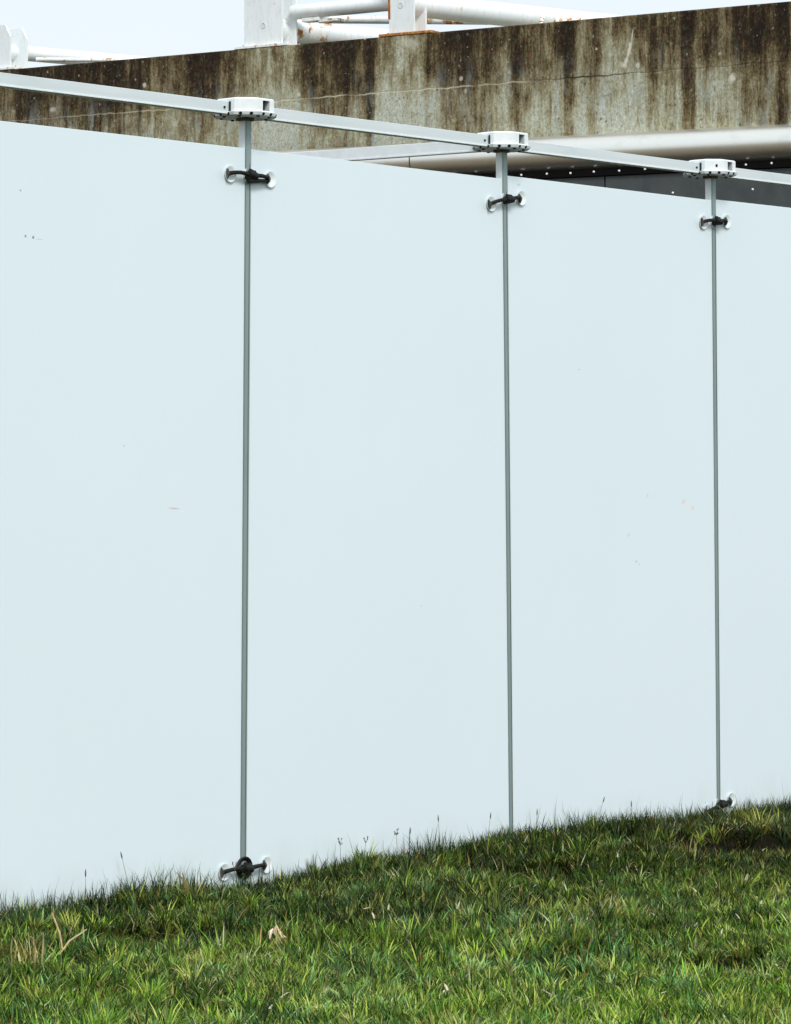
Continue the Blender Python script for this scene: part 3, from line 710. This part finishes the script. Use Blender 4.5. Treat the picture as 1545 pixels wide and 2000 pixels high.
# bleached clippings and the orange straw tuft at the left edge
n = 420; fx = rng.uniform(-2.2, 4.2, n); fy = rng.uniform(-2.9, -.2, n); m = wedge(fx, fy); fx, fy = fx[m], fy[m]; n = len(fx)
sets.append(blades(fx, fy, rng.uniform(.010, .035, n), rng.uniform(.004, .009, n), rng.uniform(.4, 1.4, n), rng.uniform(0, 6.28, n), rng.uniform(0, 1, n), np.array([[.66, .60, .44]])*rng.uniform(.6, 1.15, (n, 1)), zoff=rng.uniform(.02, .045, n)))
for (tx, ty, k, sp_) in ((-1.60, -.70, 24, .035), (-1.50, -.62, 14, .03), (-.86, -.92, 26, .03), (1.52, -.62, 22, .05), (.25, -1.2, 14, .05)):
    fx = rng.normal(tx, sp_, k); fy = rng.normal(ty, sp_, k)
    sets.append(blades(fx, fy, rng.uniform(.05, .115, k), rng.uniform(.003, .006, k), np.abs(rng.normal(.2, .2, k)), rng.uniform(0, 6.28, k), np.abs(rng.normal(.3, .3, k)), np.array([[.60, .40, .12], [.44, .32, .10], [.60, .54, .24]])[rng.integers(0, 3, k)]*rng.uniform(.6, 1.1, (k, 1))))
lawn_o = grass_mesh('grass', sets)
lawn_o['kind'] = 'stuff'; lawn_o['label'] = 'short uneven green lawn with straw-coloured patches banked up to the foot of the wall'; lawn_o['category'] = 'grass'

# seed heads standing over the fringe
def seed_head(x, y, h, lean, azi, kind, label):
    z = float(gz(np.array([x]), np.array([y]))[0])-.005
    t = thing('seed_stalk', label, 'grass stalk', (x, y, z), 0, 'seed stalks along the foot of the wall')
    h *= .86; top = Vector((math.cos(azi)*lean, math.sin(azi)*lean*.3, h))
    pts = [Vector((0, 0, 0)).lerp(top, k/5)+Vector((math.cos(azi)*lean*.25*(k/5)**2, 0, 0)) for k in range(6)]
    bm = bmesh.new(); tube(bm, pts, [.0009, .0008, .0008, .0007, .0006, .0005], 6); obj('stem', bm, MSTALK, t)
    bm = bmesh.new(); e_ = pts[-1]; d = (pts[-1]-pts[-2]).normalized()
    if kind == 0:
        tube(bm, [e_, e_+d*.006, e_+d*.016, e_+d*.024], [.0008, .0021, .0018, .0005], 8)
    else:
        for k in range(7):
            a = random.uniform(0, 6.28); o_ = Vector((math.cos(a)*.006, math.sin(a)*.003, random.uniform(-.004, .012)))
            tube(bm, [e_-d*.006, e_+o_*1.4], [.0005, .0005], 4); tube(bm, [e_+o_*1.4, e_+o_*1.4+Vector((0, 0, .005))], [.0022, .0008], 6)
    obj('seed_head', bm, MSEED, t)
MSTALK = mat_plain('stalk_green', (.050, .072, .030), .6, 0, .3, 80); MSEED = mat_plain('seed_brown', (.075, .062, .045), .8, 0, .4, 120)
for a in [(-.545, -.03, .155, -.03, 0, 0, 'tall thin leaning stalk on the wall foot, highest at the left of the lawn'),
          (-.755, -.05, .115, .00, 0, 0, 'short upright stalk with a dark head, leftmost along the wall'),
          (-.12, -.05, .105, .008, 0, 1, 'stubby stalk with a spread seed head just left of the first post foot'),
          (.395, -.05, .125, -.006, 0, 1, 'branching brown seed stalk a little right of the first post'),
          (.50, -.05, .115, .012, 0, 1, 'fine pale stalk with loose open head between first and second post'),
          (.665, -.06, .135, -.006, 0, 1, 'tallest of two thick dark seed stalks midway between first and second post'),
          (.735, -.05, .125, .004, 0, 0, 'slim dark-tipped seed stalk beside the thick branching one'),
          (.91, -.04, .145, -.008, 0, 0, 'bare needle-like stalk right of the pair midway along the second board'),
          (1.16, -.04, .115, .015, 0, 0, 'reddish leaning seed stalk just left of the second post'),
          (1.42, -.05, .10, .006, 0, 0, 'short dark stalk just right of the second post foot'),
          (1.79, -.03, .125, .04, 0, 0, 'long slanting stalk between the second and third posts'),
          (2.02, -.03, .10, -.005, 0, 0, 'small upright stalk left of the third post foot')]:
    seed_head(*a)

# dry bits lying in the lawn
def strip(bm, pts, w_, up=Vector((0, 0, 1))):
    pts = [Vector(p) for p in pts]; prev = None
    for k, p in enumerate(pts):
        d = (pts[min(k+1, len(pts)-1)]-pts[max(k-1, 0)]).normalized(); s = d.cross(Vector((-.7, -.7, .2))).normalized()*w_*(1-.75*abs(k/(len(pts)-1)-.3))
        a, b = bm.verts.new(p-s/2), bm.verts.new(p+s/2)
        if prev: bm.faces.new((prev[0], prev[1], b, a))
        prev = (a, b)
def gp(x, y, h=0): return Vector((x, y, float(gz(np.array([x]), np.array([y]))[0])+h))
c = gp(-1.47, -.70)
t = thing('dry_stalk', 'forked straw-coloured dead stalk sticking up from the lawn at lower left', 'dead stalk', c)
for dx, dz in ((-.022, .135), (.050, .088), (-.035, .0)):
    bm = bmesh.new(); strip(bm, [(0, 0, .035), (dx*.3, -dx*.2, .035+(dz-.035)*.45), (dx*.75, -dx*.6, .035+(dz-.035)*.8), (dx, -dx*.8, dz)], .0050)
    o = obj('stem', bm, MDRY, t); o.modifiers.new('s', 'SOLIDIFY').thickness = .0015
c = gp(-.86, -.90)
t = thing('dry_leaf', 'curled pale dead leaf lying on the grass below the first post', 'dead leaf', c)
bm = bmesh.new()
for k, (a, l) in enumerate(((.2, .8), (1.9, .55), (3.4, .75), (4.6, .5), (5.4, .9))):
    strip(bm, [(0, 0, .058), (.010*l*math.cos(a), .010*l*math.sin(a), .062+.004*k), (.020*l*math.cos(a), .020*l*math.sin(a), .056+.005*(k % 3)), (.027*l*math.cos(a), .027*l*math.sin(a), .046+.006*(k % 2))], .009)
MPALE = mat_plain('bleached_leaf', (.72, .58, .44), .8, 0, .3, 90)
o = obj('blade', bm, MPALE, t); o.modifiers.new('s', 'SOLIDIFY').thickness = .001
scene.render.resolution_x = 791; scene.render.resolution_y = 1024
scene.cycles.max_bounces = 8
